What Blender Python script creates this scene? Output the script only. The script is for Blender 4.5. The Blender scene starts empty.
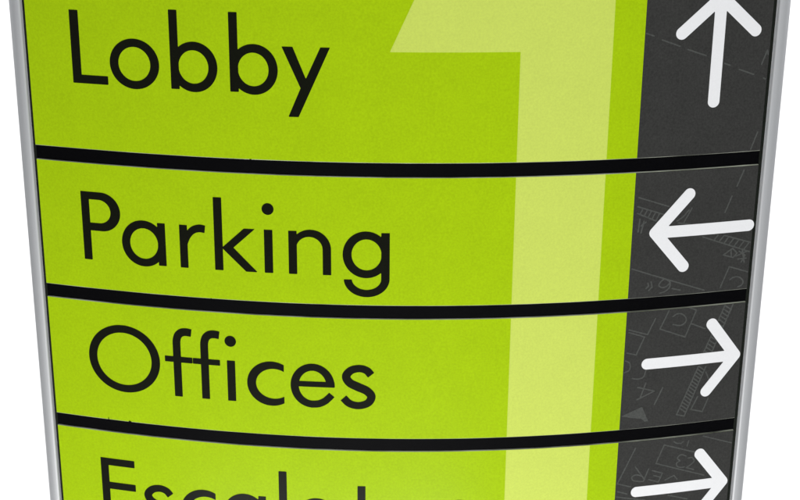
import bpy, math
import numpy as np
from mathutils import Matrix, Vector

# ------------------------------------------------------------------ scene
sc = bpy.context.scene
C = sc.collection
MM = 0.001

# ---------------------------------------------------- shape of the sign face
# the face is a shallow bow: y = -f(x), the same at every height
W = 0.2
B0, B1, B2 = 0.0308982, -0.0022422, 0.0002668
def bow(x):
    q = x / W
    return -(B0 * (1 - q * q) + B1 * (q * q - q ** 4) + B2 * (q - q ** 3))
_u = np.linspace(-.215, .215, 4301)
_y = bow(_u)
_S = np.concatenate([[0], np.cumsum(np.hypot(np.diff(_u), np.diff(_y)))])
_S -= np.interp(0, _u, _S)
def face(s, z, d=0.0):
    """point on the bowed face: s along the bow, z up, d out towards the viewer (all mm)"""
    s = np.asarray(s, float) * MM; z = np.asarray(z, float) * MM
    x = np.interp(s, _S, _u)
    y = bow(x)
    e = 1e-5
    g = (bow(x + e) - bow(x - e)) / (2 * e)
    n = np.hypot(1, g)
    return np.stack([x + g / n * d * MM, y - 1 / n * d * MM, z + 0 * x], -1)

# ------------------------------------------------------------------ helpers
def link(name, verts, faces, mat, parent=None, smooth=False, label=None):
    me = bpy.data.meshes.new(name)
    me.from_pydata([tuple(map(float, v)) for v in verts], [], faces)
    me.materials.append(mat)
    me.update()
    if smooth:
        me.polygons.foreach_set('use_smooth', [True] * len(me.polygons))
    o = bpy.data.objects.new(name, me)
    C.objects.link(o)
    if parent: o.parent = parent
    if label: o['label'] = label
    return o

def sweep(name, prof, s0, s1, mat, parent, mats=None, step=2.5, label=None):
    """prof: closed list of (z, d[, material index of the edge that starts here]); swept along the bow"""
    n = max(2, int((s1 - s0) / step) + 1)
    ss = np.linspace(s0, s1, n)
    m = len(prof)
    V = []
    for s in ss:
        for q in prof:
            V.append(face(s, q[0], q[1]))
    F = []; I = []
    for i in range(n - 1):
        for j in range(m):
            k = (j + 1) % m
            F.append((i * m + j, i * m + k, (i + 1) * m + k, (i + 1) * m + j))
            I.append(prof[j][2] if len(prof[j]) > 2 else 0)
    F.append(tuple(range(m))[::-1]); F.append(tuple((n - 1) * m + j for j in range(m))); I += [0, 0]
    o = link(name, V, F, mat, parent, label=label)
    for e in (mats or []): o.data.materials.append(e)
    o.data.polygons.foreach_set('material_index', I)
    return o

# -- flat outlines cut as thin film: signed distance of polygons, contoured
def sd_poly(P, X, Z):
    P = np.asarray(P, float)
    Q = np.roll(P, -1, 0)
    d = np.full(X.shape, 1e9); wn = np.zeros(X.shape, int)
    for (ax, az), (bx, bz) in zip(P, Q):
        ex, ez = bx - ax, bz - az
        L = ex * ex + ez * ez
        if L < 1e-12: continue
        t = np.clip(((X - ax) * ex + (Z - az) * ez) / L, 0, 1)
        d = np.minimum(d, (X - ax - t * ex) ** 2 + (Z - az - t * ez) ** 2)
        cr = ex * (Z - az) - ez * (X - ax)
        wn += ((az <= Z) & (bz > Z) & (cr > 0)).astype(int)
        wn -= ((az > Z) & (bz <= Z) & (cr < 0)).astype(int)
    return np.where(wn != 0, -1, 1) * np.sqrt(d)
def rect(x0, z0, x1, z1): return [(x0, z0), (x1, z0), (x1, z1), (x0, z1)]
def oval(cx, cz, rx, rz, n=72):
    return [(cx + rx * math.cos(2 * math.pi * i / n), cz + rz * math.sin(2 * math.pi * i / n)) for i in range(n)]
def spline(pts, k=10):
    P = [np.array(p, float) for p in pts]
    P = [2 * P[0] - P[1]] + P + [2 * P[-1] - P[-2]]
    out = []
    for i in range(1, len(P) - 2):
        for j in range(k):
            t = j / k
            out.append(.5 * (2 * P[i] + (P[i + 1] - P[i - 1]) * t + (2 * P[i - 1] - 5 * P[i] + 4 * P[i + 1] - P[i + 2]) * t * t
                             + (3 * P[i] - P[i - 1] - 3 * P[i + 1] + P[i + 2]) * t ** 3))
    out.append(P[-2])
    return np.array(out)
def brush(pts, w, k=10):
    """a stroke with square ends; w one width or one per point"""
    c = spline([p[:2] for p in pts], k)
    ws = np.interp(np.linspace(0, len(pts) - 1, len(c)), range(len(pts)), w if hasattr(w, '__len__') else [w] * len(pts))
    t = np.gradient(c, axis=0); t /= np.linalg.norm(t, axis=1)[:, None]
    nrm = np.stack([-t[:, 1], t[:, 0]], 1) * (ws / 2)[:, None]
    return list(map(tuple, c + nrm)) + list(map(tuple, (c - nrm)[::-1]))
def capsule(a, b, r, X, Z):
    ex, ez = b[0] - a[0], b[1] - a[1]
    t = np.clip(((X - a[0]) * ex + (Z - a[1]) * ez) / (ex * ex + ez * ez), 0, 1)
    return np.hypot(X - a[0] - t * ex, Z - a[1] - t * ez) - r

def contour(field, x0, x1, z0, z1, g):
    """marching squares: filled cells of {field < 0}; interior cells merge into tall quads.
    returns 2-D vertices, faces and the rim edges"""
    nx, nz = int(math.ceil((x1 - x0) / g)), int(math.ceil((z1 - z0) / g))
    xs = x0 + g * np.arange(nx + 1); zs = z0 + g * np.arange(nz + 1)
    X, Z = np.meshgrid(xs, zs, indexing='ij')
    D = field(X, Z)
    D = np.where(np.abs(D) < 1e-6, 1e-6, D)
    V = []; key = {}; F = []; rim = []
    def vid(k, x, z):
        if k not in key:
            key[k] = len(V); V.append((x, z))
        return key[k]
    ins = D < 0
    for i in range(nx):
        run = None
        col = ins[i, :-1] & ins[i + 1, :-1] & ins[i, 1:] & ins[i + 1, 1:]
        anyc = ins[i, :-1] | ins[i + 1, :-1] | ins[i, 1:] | ins[i + 1, 1:]
        for j in range(nz + 1):
            full = j < nz and col[j]
            if full and run is None: run = j
            if not full and run is not None:
                F.append((vid((i, run), xs[i], zs[run]), vid((i + 1, run), xs[i + 1], zs[run]),
                          vid((i + 1, j), xs[i + 1], zs[j]), vid((i, j), xs[i], zs[j])))
                run = None
            if j == nz or full or not anyc[j]: continue
            cor = [(i, j), (i + 1, j), (i + 1, j + 1), (i, j + 1)]
            poly = []; kinds = []
            for a in range(4):
                p, q = cor[a], cor[(a + 1) % 4]
                dp, dq = D[p], D[q]
                if dp < 0:
                    poly.append(vid(p, xs[p[0]], zs[p[1]])); kinds.append(0)
                if (dp < 0) != (dq < 0):
                    t = dp / (dp - dq)
                    k = ('e', min(p, q), max(p, q))
                    poly.append(vid(k, xs[p[0]] + t * (xs[q[0]] - xs[p[0]]), zs[p[1]] + t * (zs[q[1]] - zs[p[1]]))); kinds.append(1)
            if len(poly) >= 3:
                F.append(tuple(poly))
                for a in range(len(poly)):
                    b = (a + 1) % len(poly)
                    if kinds[a] and kinds[b]: rim.append((poly[a], poly[b]))
    return V, F, rim

def film(name, field, box, d0, d1, mat, parent, g=0.35, label=None):
    """a thin film lying on the face between offsets d0 and d1, outline = field < 0"""
    V, F, rim = contour(field, box[0], box[1], box[2], box[3], g)
    V = np.array(V); n = len(V)
    top = face(V[:, 0], V[:, 1], d1); bot = face(V[:, 0], V[:, 1], d0)
    faces = list(F) + [(b, a, a + n, b + n) for a, b in rim]
    return link(name, np.concatenate([top, bot]), faces, mat, parent, label=label)

# ---------------------------------------------------------------- materials
def mat(name):
    m = bpy.data.materials.new(name); m.use_nodes = True
    nt = m.node_tree
    return m, nt, nt.nodes['Principled BSDF']
def printed(name, col, rough=0.2, grain=0.05, spec=0.22, scale=900):
    """printed film: fine ink grain in object space and a faint orange-peel surface"""
    m, nt, b = mat(name)
    tc = nt.nodes.new('ShaderNodeTexCoord')
    n1 = nt.nodes.new('ShaderNodeTexNoise'); n1.inputs['Scale'].default_value = scale; n1.inputs['Detail'].default_value = 3
    n2 = nt.nodes.new('ShaderNodeTexNoise'); n2.inputs['Scale'].default_value = 60; n2.inputs['Detail'].default_value = 4
    nt.links.new(tc.outputs['Object'], n1.inputs['Vector']); nt.links.new(tc.outputs['Object'], n2.inputs['Vector'])
    mix = nt.nodes.new('ShaderNodeMath'); mix.operation = 'ADD'
    nt.links.new(n1.outputs['Fac'], mix.inputs[0]); 
    h = nt.nodes.new('ShaderNodeMath'); h.operation = 'MULTIPLY'; h.inputs[1].default_value = 0.28
    nt.links.new(n2.outputs['Fac'], h.inputs[0]); nt.links.new(h.outputs[0], mix.inputs[1])
    mr = nt.nodes.new('ShaderNodeMapRange')
    mr.inputs['From Min'].default_value = 0.35; mr.inputs['From Max'].default_value = 1.0
    mr.inputs['To Min'].default_value = 1 - grain * 2; mr.inputs['To Max'].default_value = 1 + grain * 2
    nt.links.new(mix.outputs[0], mr.inputs['Value'])
    mul = nt.nodes.new('ShaderNodeVectorMath'); mul.operation = 'SCALE'; mul.inputs[0].default_value = col
    nt.links.new(mr.outputs[0], mul.inputs['Scale'])
    nt.links.new(mul.outputs[0], b.inputs['Base Color'])
    b.inputs['Roughness'].default_value = rough
    b.inputs['Specular IOR Level'].default_value = spec
    bp = nt.nodes.new('ShaderNodeBump'); bp.inputs['Strength'].default_value = 0.08; bp.inputs['Distance'].default_value = 0.0001
    nt.links.new(n1.outputs['Fac'], bp.inputs['Height']); nt.links.new(bp.outputs[0], b.inputs['Normal'])
    return m
GREEN = printed('lime_print', (0.415, 0.625, 0.004), grain=0.058)
PALE = printed('pale_lime_print', (0.65, 0.775, 0.135), grain=0.035)
DARK = printed('charcoal_print', (0.045, 0.045, 0.043), grain=0.13)
LINE = printed('drawing_line_print', (0.084, 0.088, 0.083), grain=0.12)
INK = printed('black_letter_ink', (0.006, 0.007, 0.003), grain=0.1, spec=0.26)
WHITE = printed('white_vinyl', (0.92, 0.925, 0.94), grain=0.012)
EDGE = printed('cut_acrylic_edge', (0.34, 0.36, 0.30), grain=0.42, rough=0.25, scale=30)  # pale cut edge; coarse noise also paints broken glints into its colour
BLACK = printed('black_divider_plastic', (0.002, 0.002, 0.0026), rough=0.5, grain=0.2, spec=0.04)
RAIL_SHADE = printed('rail_shade_dark', (0.010, 0.012, 0.009), rough=0.7, grain=0.2, spec=0.1)  # near-black that stands in for the shade beside the rails

def metal():
    m, nt, b = mat('satin_aluminium')
    tc = nt.nodes.new('ShaderNodeTexCoord'); mp = nt.nodes.new('ShaderNodeMapping')
    mp.inputs['Scale'].default_value = (900, 900, 25)
    n = nt.nodes.new('ShaderNodeTexNoise'); n.inputs['Scale'].default_value = 1; n.inputs['Detail'].default_value = 5
    nt.links.new(tc.outputs['Object'], mp.inputs[0]); nt.links.new(mp.outputs[0], n.inputs['Vector'])
    cr = nt.nodes.new('ShaderNodeValToRGB')
    cr.color_ramp.elements[0].position = .3; cr.color_ramp.elements[0].color = (.55, .56, .575, 1)
    cr.color_ramp.elements[1].position = .7; cr.color_ramp.elements[1].color = (.55, .56, .575, 1)
    nt.links.new(n.outputs['Fac'], cr.inputs[0]); nt.links.new(cr.outputs[0], b.inputs['Base Color'])
    b.inputs['Metallic'].default_value = 0.3; b.inputs['Roughness'].default_value = 0.5
    bp = nt.nodes.new('ShaderNodeBump'); bp.inputs['Strength'].default_value = 0.04; bp.inputs['Distance'].default_value = 0.0002
    nt.links.new(n.outputs['Fac'], bp.inputs['Height']); nt.links.new(bp.outputs[0], b.inputs['Normal'])
    return m
METAL = metal()
PAPER = printed('white_paper_sweep', (0.86, 0.86, 0.86), rough=0.9, grain=0.004, spec=0.1, scale=300)

# ------------------------------------------------------------------ the sign
sign = bpy.data.objects.new('directory_sign', None); C.objects.link(sign)
sign['label'] = 'bowed lime green and charcoal directory sign with white arrows in a satin aluminium frame'
sign['category'] = 'directory sign'

SP = 200.3           # half width of the printed panels
S1 = 201.6           # half width of the face along the bow
TOP, BOT = 150.0, -243.5
GAP = 7.74; PITCH = 81.154
rows = [(TOP, 0.0), (-GAP, -PITCH), (-PITCH - GAP, -2 * PITCH), (-2 * PITCH - GAP, BOT)]
DK, N0, N1 = 128.3, 62.2, 111.2     # charcoal band and numeral along the bow
labels = ['tall upper panel reading Lobby with an upward arrow', 'panel reading Parking with an arrow pointing left',
          'panel reading Offices with an arrow pointing right', 'lowest panel reading Escalator with an arrow pointing right']
panels = []
for (zt, zb), lb in zip(rows, labels):
    e = 0.28
    prof = [(zt, -2.0, 1), (zb, -2.0, 1), (zb, -e, 1), (zb + e * .3, -e * .3, 1), (zb + e, 0, 0), (zt - e, 0, 1), (zt - e * .3, -e * .3, 1), (zt, -e, 1)]
    p = sweep('panel', prof, -SP - 2.05, SP, GREEN, sign, mats=[EDGE], label=lb)
    panels.append(p)

def box_field(poly):
    return lambda X, Z: sd_poly(poly, X, Z)
for i, p in enumerate(panels):
    zt, zb = rows[i][0] - .3, rows[i][1] + .3
    sweep('charcoal_band', [(zt, 0), (zt, .06), (zb, .06), (zb, 0)][::-1], DK, SP + .05, DARK, p)
    if i == 0:
        poly = [(N0, zb), (N1, zb), (N1, 132), (27.4, 132), (-5.4, 59.6), (N0, 59.6)]
        film('numeral', box_field(poly), (-7, N1 + 1, zb - 1, 134), 0, .05, PALE, p, g=0.35)
    else:
        sweep('numeral', [(zt, 0), (zt, .05), (zb, .05), (zb, 0)][::-1], N0, N1, PALE, p)

# ---- lettering: geometric sans letters drawn in mm, baseline at 0
def ringed(outer, inner, add=(), clip=None, X=None, Z=None):
    d = sd_poly(outer, X, Z)
    if clip is not None: d = np.maximum(d, clip)
    d = np.maximum(d, -sd_poly(inner, X, Z))
    for a in add: d = np.minimum(d, sd_poly(a, X, Z))
    return d
def U(*polys):
    def f(X, Z):
        d = sd_poly(polys[0], X, Z)
        for p in polys[1:]: d = np.minimum(d, sd_poly(p, X, Z))
        return d
    return f
def g_o(X, Z): return ringed(oval(0, 12.05, 13.7, 13.4), oval(0, 12.05, 9.0, 9.25), X=X, Z=Z)
def g_O(X, Z): return ringed(oval(0, 19.8, 21.5, 20.7, 96), oval(0, 19.8, 16.6, 16.3, 96), X=X, Z=Z)
def bowl(X, Z): return ringed(oval(12.7, 12.1, 12.6, 13.3), oval(12.45, 12.1, 8.2, 9.0), clip=2.2 - X, X=X, Z=Z)
def g_b(X, Z): return np.minimum(bowl(X, Z), sd_poly(rect(0, 0, 4.4, 41.7), X, Z))
def g_a(X, Z): return np.minimum(bowl(-X, Z), sd_poly(rect(-4.3, 0, 0, 24.6), X, Z))            # origin: right of the stem
def g_g(X, Z):
    hook = np.maximum(sd_poly(oval(-12.4, -1.8, 12.4, 10.5), X, Z), -sd_poly(oval(-12.5, -1.8, 8.1, 6.5), X, Z))
    hook = np.maximum(hook, Z + 2.2)
    hook = np.maximum(hook, np.where(X < -12, Z + 2.4, -99))
    st = sd_poly(rect(-4.4, -2.3, 0, 24.6), X, Z)
    return np.minimum(np.minimum(bowl(-X, Z), st), hook)
g_L = U(rect(0, 0, 4.9, 39.0), rect(0, 0, 20.0, 4.4))
g_E = U(rect(0, 0, 4.7, 39.4), rect(0, 0, 21.3, 4.4), rect(0, 35.0, 21.1, 39.4), rect(0, 19.4, 21.1, 23.7))
g_y = U([(0, 24.6), (5.5, 24.6), (12.3, 7.7), (20.1, 24.6), (24.9, 24.6), (8.2, -12.4), (3.0, -12.4), (9.6, 3.0)])
def g_P(X, Z):
    o = np.minimum(sd_poly(oval(11.6, 28.4, 11.1, 11.1), X, Z), sd_poly(rect(0, 17.3, 11.6, 39.5), X, Z))
    i = np.minimum(sd_poly(oval(10.3, 28.5, 6.9, 6.9), X, Z), sd_poly(rect(4.6, 21.6, 10.3, 35.4), X, Z))
    return np.minimum(np.maximum(o, -i), sd_poly(rect(0, 0, 4.6, 39.5), X, Z))
g_r = U(rect(0, 0, 4.3, 24.6), brush([(3.0, 13.5), (4.7, 18.6), (7.6, 22.0), (11.2, 23.3), (14.4, 23.0)], [2.2, 3.4, 3.9, 4.2, 4.1]))
g_k = U(rect(0, 0, 4.5, 41.6), [(4.2, 13.0), (16.6, 24.6), (22.4, 24.6), (10.4, 13.4), (23.4, 0), (17.4, 0)])
g_i = U(rect(0, 0, 4.5, 24.6), oval(2.25, 36.5, 3.2, 3.2, 40))
g_l = U(rect(0, 0, 4.5, 41.7))
g_t = U(rect(0, 0, 4.4, 34.3), rect(-4.9, 21.2, 9.2, 24.5))
def g_n(X, Z):
    o = np.minimum(sd_poly(oval(12.0, 14.5, 11.0, 11.1), X, Z), sd_poly(rect(1.0, 0, 23.0, 14.5), X, Z))
    i = np.minimum(sd_poly(oval(11.3, 14.5, 7.3, 7.2), X, Z), sd_poly(rect(4.0, -9, 18.6, 14.5), X, Z))
    d = np.maximum(np.maximum(o, -i), 2.2 - X)
    return np.minimum(d, sd_poly(rect(0, 0, 4.4, 24.6), X, Z))
def g_f(bar0, bar1):
    return U(rect(0, 0, 4.4, 33.0), brush([(2.2, 32.0), (2.35, 34.6), (3.3, 37.6), (5.4, 39.5), (8.0, 40.0), (11.0, 39.65)], [4.4, 4.4, 4.4, 4.5, 4.5, 4.4]),
             rect(bar0, 21.2, bar1, 24.5))
def g_c(X, Z):   # origin: left edge
    d = np.maximum(sd_poly(oval(13.9, 12.1, 13.9, 13.5), X, Z), -sd_poly(oval(15.2, 12.1, 10.3, 9.3), X, Z))
    return np.maximum(d, X - 20.9)
def g_e(X, Z):   # origin: left edge, centre 12.35
    cx = 12.35
    ring = np.maximum(sd_poly(oval(cx, 12.1, 12.35, 13.4), X, Z), -sd_poly(oval(cx, 12.1, 7.9, 9.3), X, Z))
    up = np.maximum(ring, 11.5 - Z)
    lo = np.maximum(np.maximum(ring, Z - 13.0), X - cx)
    bar = np.maximum(sd_poly(rect(3.5, 11.5, 24.75, 14.65), X, Z), np.where(X > cx, sd_poly(oval(cx, 12.1, 12.4, 13.4), X, Z), -99))
    tail = sd_poly(brush([(cx - 1.2, .78), (cx, .74), (cx + 3.4, 1.15), (cx + 6.6, 2.7), (cx + 9.0, 4.9), (cx + 10.7, 6.8)], [4.1, 4.1, 4.1, 4.0, 3.9, 3.8]), X, Z)
    return np.minimum(np.minimum(up, lo), np.minimum(bar, tail))
g_s = U(brush([(16.3, 19.7), (13.9, 22.4), (9.9, 23.55), (5.2, 22.3), (2.45, 18.7), (4.3, 14.8), (9.0, 12.3), (14.0, 9.9), (16.5, 6.5), (14.6, 2.5), (9.4, .75), (4.3, 1.9), (0.9, 5.2)],
              [4.4, 4.3, 4.2, 4.4, 4.6, 4.8, 5.0, 4.8, 4.6, 4.3, 4.2, 4.3, 4.3]))

def word(panel, base, letters):
    fs = []
    def field(X, Z):
        d = np.full(X.shape, 99.0)
        for f, x in letters: d = np.minimum(d, f(X - x, Z - base))
        return d - .09
    xs = [x for f, x in letters]
    film('lettering', field, (min(xs) - 27, max(xs) + 44, base - 15, base + 45), 0, .12, INK, panel, g=0.36)
word(panels[0], 36.75, [(g_L, -176.6), (g_o, -141.2), (g_b, -121.1), (g_b, -89.05), (g_y, -61.3)])
word(panels[1], -63.7, [(g_P, -177.1), (g_a, -128.75), (g_r, -120.45), (g_k, -100.8), (g_i, -73.05), (g_n, -59.7), (g_g, -4.95)])
word(panels[2], -142.45, [(g_O, -157.15), (g_f(-5.0, 11.0), -127.4), (g_f(-4.7, 11.0), -111.25), (g_i, -96.1), (g_c, -84.75), (g_e, -60.0), (g_s, -31.2)])
word(panels[3], -227.13, [(g_E, -176.05), (g_s, -149.7), (g_c, -126.85), (g_a, -75.95), (g_l, -68.05), (g_a, -33.6), (g_t, -22.5), (g_o, 3.9), (lambda X, Z: g_r(X, Z) - .12, 24.0)])

# ---- arrows
R_ = 3.35
def arrow(panel, apex, tail, a, b, r=R_):
    f = lambda X, Z: np.minimum(np.minimum(capsule(apex, tail, r, X, Z), capsule(apex, a, r, X, Z)), capsule(apex, b, r, X, Z))
    P = [apex, tail, a, b]
    x0, x1 = min(q[0] for q in P) - 5, max(q[0] for q in P) + 5
    z0, z1 = min(q[1] for q in P) - 5, max(q[1] for q in P) + 5
    film('arrow', f, (x0, x1, z0, z1), .06, .2, WHITE, panel, g=0.4)
arrow(panels[0], (169.8, 85.6), (169.9, 29.5), (148.8, 67.1), (191.0, 67.1))
arrow(panels[1], (141.6, -43.0), (197.6, -42.8), (160.2, -21.9), (159.6, -63.9))
arrow(panels[2], (196.6, -121.6), (142.4, -121.8), (180.3, -100.6), (180.1, -142.6))
arrow(panels[3], (196.1, -203.6), (141.3, -203.6), (179.7, -183.0), (179.7, -224.4))

# ---- faint building-plan linework on the charcoal bands
DRAW = {0: [[(129.0, 67.8), (133.3, 66.3)], [(138.1, 64.0), (148.2, 60.3)], [(152.8, 58.4), (163.4, 54.7)], [(174.5, 50.0), (177.8, 48.8)], [(183.4, 46.3), (192.2, 43.1)], [(198.3, 40.8), (201.8, 39.3)], [(196.4, 48.4), (199.1, 55.9), (201.6, 48.9)], [(201.8, 21.7), (200.0, 16.3)], [(197.8, 10.8), (194.6, 1.4)]], 1: [[(191.7, -10.4), (188.3, -19.3)], [(185.8, -24.9), (182.4, -34.1)], [(130.9, -22.1), (148.7, -28.3)], [(130.4, -27.2), (146.1, -32.7)], [(130.7, -31.2), (141.7, -36.2)], [(132.1, -31.9), (133.6, -28.5)], [(134.5, -32.9), (136.3, -29.5)], [(136.9, -33.9), (138.6, -30.2)], [(139.3, -34.9), (141.0, -31.3)], [(141.7, -35.9), (143.4, -32.0)], [(132.3, -34.5), (131.7, -41.9)], [(134.7, -35.8), (133.4, -42.6)], [(133.2, -38.5), (135.9, -36.4)], [(154.0, -37.0), (157.4, -34.9), (160.6, -31.1)], [(158.2, -37.9), (160.3, -34.0), (162.3, -30.1)], [(154.7, -38.2), (161.9, -39.3)], [(170.1, -47.4), (201.4, -59.3)], [(183.5, -47.7), (202.2, -53.9)], [(177.2, -49.9), (179.3, -47.1)], [(180.3, -51.0), (182.8, -48.0)], [(183.5, -52.2), (185.9, -48.8)], [(186.6, -53.3), (189.1, -50.0)], [(189.8, -54.5), (192.3, -51.1)], [(193.0, -55.7), (195.5, -52.3)], [(196.2, -56.8), (198.7, -53.5)], [(183.7, -59.2), (189.0, -55.8), (192.1, -58.8), (189.8, -61.3), (183.7, -59.2)], [(188.1, -56.1), (188.6, -60.9)], [(193.2, -57.8), (197.2, -60.5), (195.1, -64.5)], [(191.6, -60.6), (198.2, -58.2)], [(193.0, -62.5), (198.0, -62.4)], [(195.0, -56.7), (197.0, -64.7)], [(183.5, -78.7), (188.0, -66.6), (200.1, -70.9)], [(189.1, -74.5), (191.4, -73.2), (194.7, -73.5), (197.4, -76.1), (196.8, -78.4), (194.5, -79.3)], [(129.6, -63.4), (173.6, -79.4)], [(141.3, -71.9), (142.1, -74.9), (140.2, -76.9)], [(139.5, -72.4), (140.0, -74.2), (138.6, -75.6)], [(148.9, -70.7), (149.8, -70.8), (152.5, -72.8), (152.5, -75.8), (150.3, -78.0), (147.1, -79.0)], [(148.9, -70.7), (147.2, -72.1), (146.0, -74.1), (147.8, -75.7), (150.4, -75.3), (152.4, -73.7)], [(154.1, -76.8), (159.0, -78.1)]], 2: [[(153.3, -90.0), (148.7, -100.8), (164.3, -107.1), (170.0, -91.1), (165.3, -89.2)], [(167.3, -99.1), (176.3, -103.1)], [(156.0, -93.8), (158.3, -92.5), (161.4, -92.8), (164.0, -95.5), (163.6, -98.2), (160.7, -99.7), (156.4, -98.7)], [(130.2, -99.9), (141.1, -103.5)], [(130.3, -101.5), (139.7, -104.9), (135.4, -115.6), (129.9, -114.0)], [(145.5, -94.2), (141.4, -103.6)], [(187.5, -89.8), (175.3, -121.3)], [(192.5, -89.7), (180.4, -121.8)], [(129.3, -118.8), (130.9, -119.6), (132.1, -120.9), (132.0, -124.6), (128.9, -126.2)], [(141.9, -125.5), (140.8, -129.6), (137.8, -130.7), (135.8, -130.5), (134.1, -130.0)], [(137.6, -135.9), (148.0, -139.2), (137.7, -143.7)], [(142.5, -133.5), (139.5, -143.1)], [(153.0, -137.4), (148.6, -147.8)], [(174.1, -126.4), (162.9, -155.7), (167.7, -157.1), (178.8, -127.0)], [(175.2, -145.5), (171.6, -153.3), (178.9, -155.5), (182.0, -147.3)], [(179.1, -130.4), (181.6, -135.8)], [(174.7, -126.5), (177.9, -129.0)], [(174.0, -128.3), (177.3, -130.8)], [(173.4, -130.1), (176.6, -132.6)], [(172.6, -131.9), (175.8, -134.4)], [(171.9, -133.8), (175.2, -136.3)], [(171.2, -135.6), (174.4, -138.1)], [(170.5, -137.4), (173.8, -139.9)], [(169.9, -139.2), (173.1, -141.7)], [(169.1, -141.0), (172.3, -143.6)], [(168.4, -142.9), (171.7, -145.4)], [(167.8, -144.7), (171.0, -147.2)], [(167.0, -146.5), (170.2, -149.0)], [(166.3, -148.4), (169.6, -150.9)], [(165.6, -150.2), (168.8, -152.7)], [(164.9, -152.0), (168.2, -154.6)], [(188.2, -90.5), (191.7, -93.0)], [(187.4, -92.5), (190.9, -95.1)], [(186.6, -94.5), (190.1, -97.1)], [(185.8, -96.6), (189.3, -99.1)], [(184.9, -98.6), (188.5, -101.2)], [(184.1, -100.7), (187.7, -103.3)], [(183.3, -102.7), (186.9, -105.3)], [(182.5, -104.8), (186.0, -107.4)], [(181.7, -106.8), (185.2, -109.5)], [(180.9, -108.9), (184.4, -111.5)], [(180.1, -111.0), (183.6, -113.6)], [(179.2, -113.0), (182.8, -115.7)], [(178.4, -115.1), (182.0, -117.7)], [(177.6, -117.2), (181.1, -119.8)]], 3: [[(138.9, -174.9), (129.4, -196.7)], [(176.6, -181.6), (156.7, -174.5), (152.3, -186.1), (183.8, -197.7)], [(162.6, -173.0), (164.2, -174.3), (167.2, -174.7), (168.6, -173.7)], [(172.0, -173.5), (171.2, -177.0)], [(171.1, -183.5), (169.1, -182.5), (167.2, -182.4), (165.7, -184.2), (167.5, -186.3)], [(167.5, -186.3), (165.4, -187.4), (165.8, -189.4), (167.8, -190.5), (170.4, -190.6)], [(172.4, -185.0), (175.0, -185.0), (176.5, -187.5), (174.1, -189.8), (171.7, -191.1)], [(171.7, -191.1), (176.5, -193.0)], [(139.7, -187.1), (145.9, -196.0)], [(148.0, -189.2), (145.2, -197.2)], [(145.2, -197.2), (141.4, -196.6), (138.8, -195.7), (137.9, -193.6), (140.5, -192.3), (143.9, -193.5)], [(150.4, -190.6), (156.9, -193.0), (154.7, -198.6), (148.5, -196.3)], [(156.0, -195.6), (151.4, -193.9)], [(158.9, -197.8), (164.3, -195.4), (166.5, -198.1)], [(129.1, -197.0), (137.6, -199.9)], [(129.6, -202.2), (135.7, -204.4)], [(129.0, -205.7), (147.2, -209.7)], [(161.5, -208.2), (174.0, -212.3)], [(180.9, -171.6), (200.2, -178.6)]]}
TRI = [(128.8, -153.5), (141.2, -148.5), (147.1, -161.5), (141.3, -156.2), (136.2, -155.2)]

def smooth_line(q): return [tuple(v) for v in spline(q, 6)]
def sharp(q):
    for k in range(1, len(q) - 1):
        a_ = Vector((q[k][0] - q[k - 1][0], q[k][1] - q[k - 1][1])); b_ = Vector((q[k + 1][0] - q[k][0], q[k + 1][1] - q[k][1]))
        if max(a_.length, b_.length) > 6: return True
    return False
for i, p in enumerate(panels):
    segs = [(l[k], l[k + 1]) for l in [(smooth_line(q) if (len(q) > 4 and q[0] != q[-1] and not sharp(q)) else q) for q in DRAW[i]] for k in range(len(l) - 1)]
    zt, zb = rows[i][0] - .5, rows[i][1] + .5
    def field(X, Z, segs=segs, i=i, zt=zt, zb=zb):
        d = np.full(X.shape, 99.0)
        for a, b in segs: d = np.minimum(d, capsule(a, b, .4, X, Z))
        if i == 2: d = np.minimum(d, sd_poly(TRI, X, Z))
        return np.maximum(np.maximum(d, DK + .3 - X), np.maximum(Z - zt, np.maximum(zb - Z, X - SP + .3)))
    zs = [q[1] for s_ in segs for q in s_]
    film('plan_drawing', field, (DK, S1, max(zb, min(zs)) - 1, min(zt, max(zs)) + 1), .06, .09, LINE, p, g=0.3)

# ---- black dividers between the panels
for i in range(3):
    zt, zb = rows[i][1], rows[i + 1][0]
    e = .5
    prof = [(zt + .6, -3.0), (zb - .6, -3.0), (zb - .6, -2.1), (zb, -2.1), (zb, -1.0), (zb + e, -.55), (zt - e, -.55), (zt, -1.0), (zt, -2.1), (zt + .6, -2.1)]
    dv = sweep('divider', prof, -SP - 2.05, SP, BLACK, sign)
    # stray burrs where the plastic was cut
    for bi, bs, bw, bh in ((0, -79.5, 1.4, .3), (2, -169.2, .5, 1.5), (2, -156.0, 2.3, .7), (1, -104.0, .6, .3)):
        if bi == i:
            P = [(bs - bw / 2, zt - .7), (bs + bw / 2, zt - .7), (bs + bw * .3, zt + bh * .8), (bs - bw * .2, zt + bh)]
            film('burr', box_field(P), (bs - 3, bs + 3, zt - 2, zt + 3), -.5, .25, BLACK, dv, g=.2)

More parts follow.
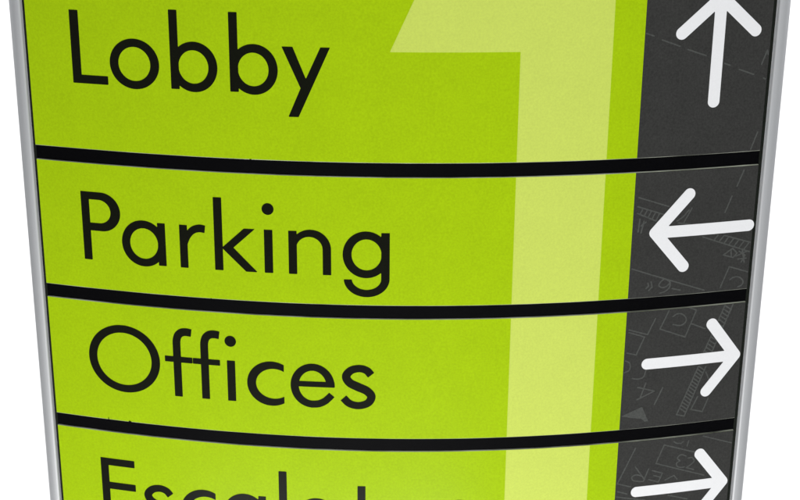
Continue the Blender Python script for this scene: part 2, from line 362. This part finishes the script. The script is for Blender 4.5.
# ---- frame: two rounded rails, caps and a back plate
def rail(side):
    # plan outline of the extrusion (x out from the panel edge, y forward) in mm
    Wd, Fr = (7.5 if side > 0 else 7.5), 1.1
    pts = [(0, -20), (Wd - 1.5, -20)]
    for k in range(0, 13):                      # outer shoulder, wide
        t = math.pi / 2 * k / 12
        pts.append((Wd - 5.2 + 5.2 * math.cos(t), Fr - 5.5 + 5.5 * math.sin(t)))
    for k in range(0, 9):                       # inner shoulder, tight
        t = math.pi / 2 + math.pi / 2 * k / 8
        pts.append((1.6 + 1.6 * math.cos(t), Fr - 1.2 + 1.2 * math.sin(t)))
    V = []; n = len(pts)
    zs = np.linspace(BOT - 8, TOP + 8, 12)
    ang = math.radians(9)
    for z in zs:
        for (x, y) in pts:
            X = (200.3 if side > 0 else 201.3) + x * math.cos(ang)
            Y = -y + x * math.sin(ang)
            V.append((side * X * MM, Y * MM, z * MM))
    F = []
    for i in range(len(zs) - 1):
        for j in range(n):
            k = (j + 1) % n
            q = (i * n + j, i * n + k, (i + 1) * n + k, (i + 1) * n + j)
            F.append(q if side > 0 else q[::-1])
    F.append(tuple(range(n))); F.append(tuple((len(zs) - 1) * n + j for j in range(n)))
    o = link('side_rail', V, F, METAL, sign)
    o.data.polygons.foreach_set('use_smooth', [len(q.vertices) == 4 for q in o.data.polygons])
    es = o.modifiers.new('split', 'EDGE_SPLIT'); es.split_angle = math.radians(40)
    return o
rail(1); rail(-1)
for sd in (-1, 1):      # dark strip between panel edge and rail, coloured as the rail's shadow
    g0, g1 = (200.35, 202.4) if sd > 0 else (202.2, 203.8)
    sweep('rail_shade', [(TOP, -.25), (BOT, -.25), (BOT, -3), (TOP, -3)][::-1], min(sd * g0, sd * g1), max(sd * g0, sd * g1), RAIL_SHADE, sign, step=.6)

sweep('end_cap', [(TOP + 7.8, 1.5), (TOP + 7.8, -20), (TOP, -20), (TOP, 1.5)], -S1 + 1.2, S1 - 1.2, METAL, sign)
sweep('end_cap', [(BOT, 1.5), (BOT, -20), (BOT - 7.8, -20), (BOT - 7.8, 1.5)], -S1 + 1.2, S1 - 1.2, METAL, sign)
sweep('back_plate', [(TOP, -4), (TOP, -6.5), (BOT, -6.5), (BOT, -4)], -S1 + 1.2, S1 - 1.2, BLACK, sign)

# the sign stands on a slim post and a round foot, below the picture
FLOOR = -1150.0
def lathe(name, prof, cx, cy, m, seg=64):
    V = []; F = []; n = len(prof)
    for k in range(seg):
        a = 2 * math.pi * k / seg
        for r, z in prof: V.append(((cx + r * math.cos(a)) * MM, (cy + r * math.sin(a)) * MM, z * MM))
    for k in range(seg):
        k2 = (k + 1) % seg
        for j in range(n - 1): F.append((k * n + j, k2 * n + j, k2 * n + j + 1, k * n + j + 1))
    F.append(tuple(k * n for k in range(seg))[::-1]); F.append(tuple(k * n + n - 1 for k in range(seg)))
    o = link(name, V, F, m, sign)
    return o
lathe('post', [(20, FLOOR + 12), (20, -262)], 0, -6, METAL)
lathe('saddle', [(20, -262), (22, -262), (22, -251.4), (12, -251.4)], 0, -6, METAL)
lathe('foot_plate', [(180, FLOOR + .5), (180, FLOOR + 9), (177, FLOOR + 12), (20, FLOOR + 12)], 0, -6, METAL, 96)

# ------------------------------------------------- white sweep behind the sign
def sweep_paper():
    pts = [(-2.6, FLOOR * MM)]
    R = .7; yw = 2.2
    for k in range(25):
        a = math.pi / 2 * k / 24
        pts.append((yw - R + R * math.sin(a), FLOOR * MM + R - R * math.cos(a)))
    pts.append((yw, 2.4))
    V = []; F = []
    for y, z in pts: V += [(-1.7, y, z), (1.7, y, z)]
    for i in range(len(pts) - 1): F.append((2 * i, 2 * i + 1, 2 * i + 3, 2 * i + 2))
    o = link('backdrop', V, F, PAPER, None, smooth=True)
    o['kind'] = 'structure'
    return o
sweep_paper()

# ------------------------------------------------------------------- lights
def area(name, loc, target, sx, sy, power, col=(1, 1, 1)):
    l = bpy.data.lights.new(name, 'AREA'); l.shape = 'RECTANGLE'; l.size = sx; l.size_y = sy
    l.energy = power; l.color = col
    o = bpy.data.objects.new(name, l); C.objects.link(o)
    o.location = loc
    o.rotation_euler = (Vector(target) - Vector(loc)).to_track_quat('-Z', 'Y').to_euler()
    return o
area('low_softbox', (-0.15, -0.70, -0.98), (0.0, 0, -0.14), .8, .5, 11.9, (1, .995, .98))
area('top_softbox', (0.65, -1.35, 1.25), (0.05, 0, -0.05), 1.0, .8, 18.6)
area('backdrop_lamp', (-1.5, .8, .6), (-.1, 2.1, -.5), .5, 1.4, 32)
area('backdrop_lamp', (1.5, .8, .6), (.1, 2.1, -.5), .5, 1.4, 32)

w = bpy.data.worlds.new('World'); sc.world = w; w.use_nodes = True
w.node_tree.nodes['Background'].inputs[0].default_value = (.9, .95, 1, 1)
w.node_tree.nodes['Background'].inputs[1].default_value = 0.12

# ------------------------------------------------------------------- camera
cd = bpy.data.cameras.new('camera'); cam = bpy.data.objects.new('camera', cd); C.objects.link(cam)
pit, yaw, rol = -0.346792297, -0.002109059, 0.008297786
cam.matrix_world = Matrix.Translation((-0.00091398, -0.77269803, 0.21958919)) @ (
    Matrix.Rotation(yaw, 4, 'Z') @ Matrix.Rotation(math.pi / 2 + pit, 4, 'X') @ Matrix.Rotation(rol, 4, 'Z'))
cd.sensor_width = 36; cd.lens = 1462.5077 / 800 * 36
cd.clip_start = 0.02; cd.clip_end = 50
sc.camera = cam
sc.view_settings.view_transform = 'Standard'
sc.view_settings.look = 'None'
sc.view_settings.exposure = 0; sc.view_settings.gamma = 1
sc.view_settings.use_curve_mapping = False
sc.render.engine = 'CYCLES'
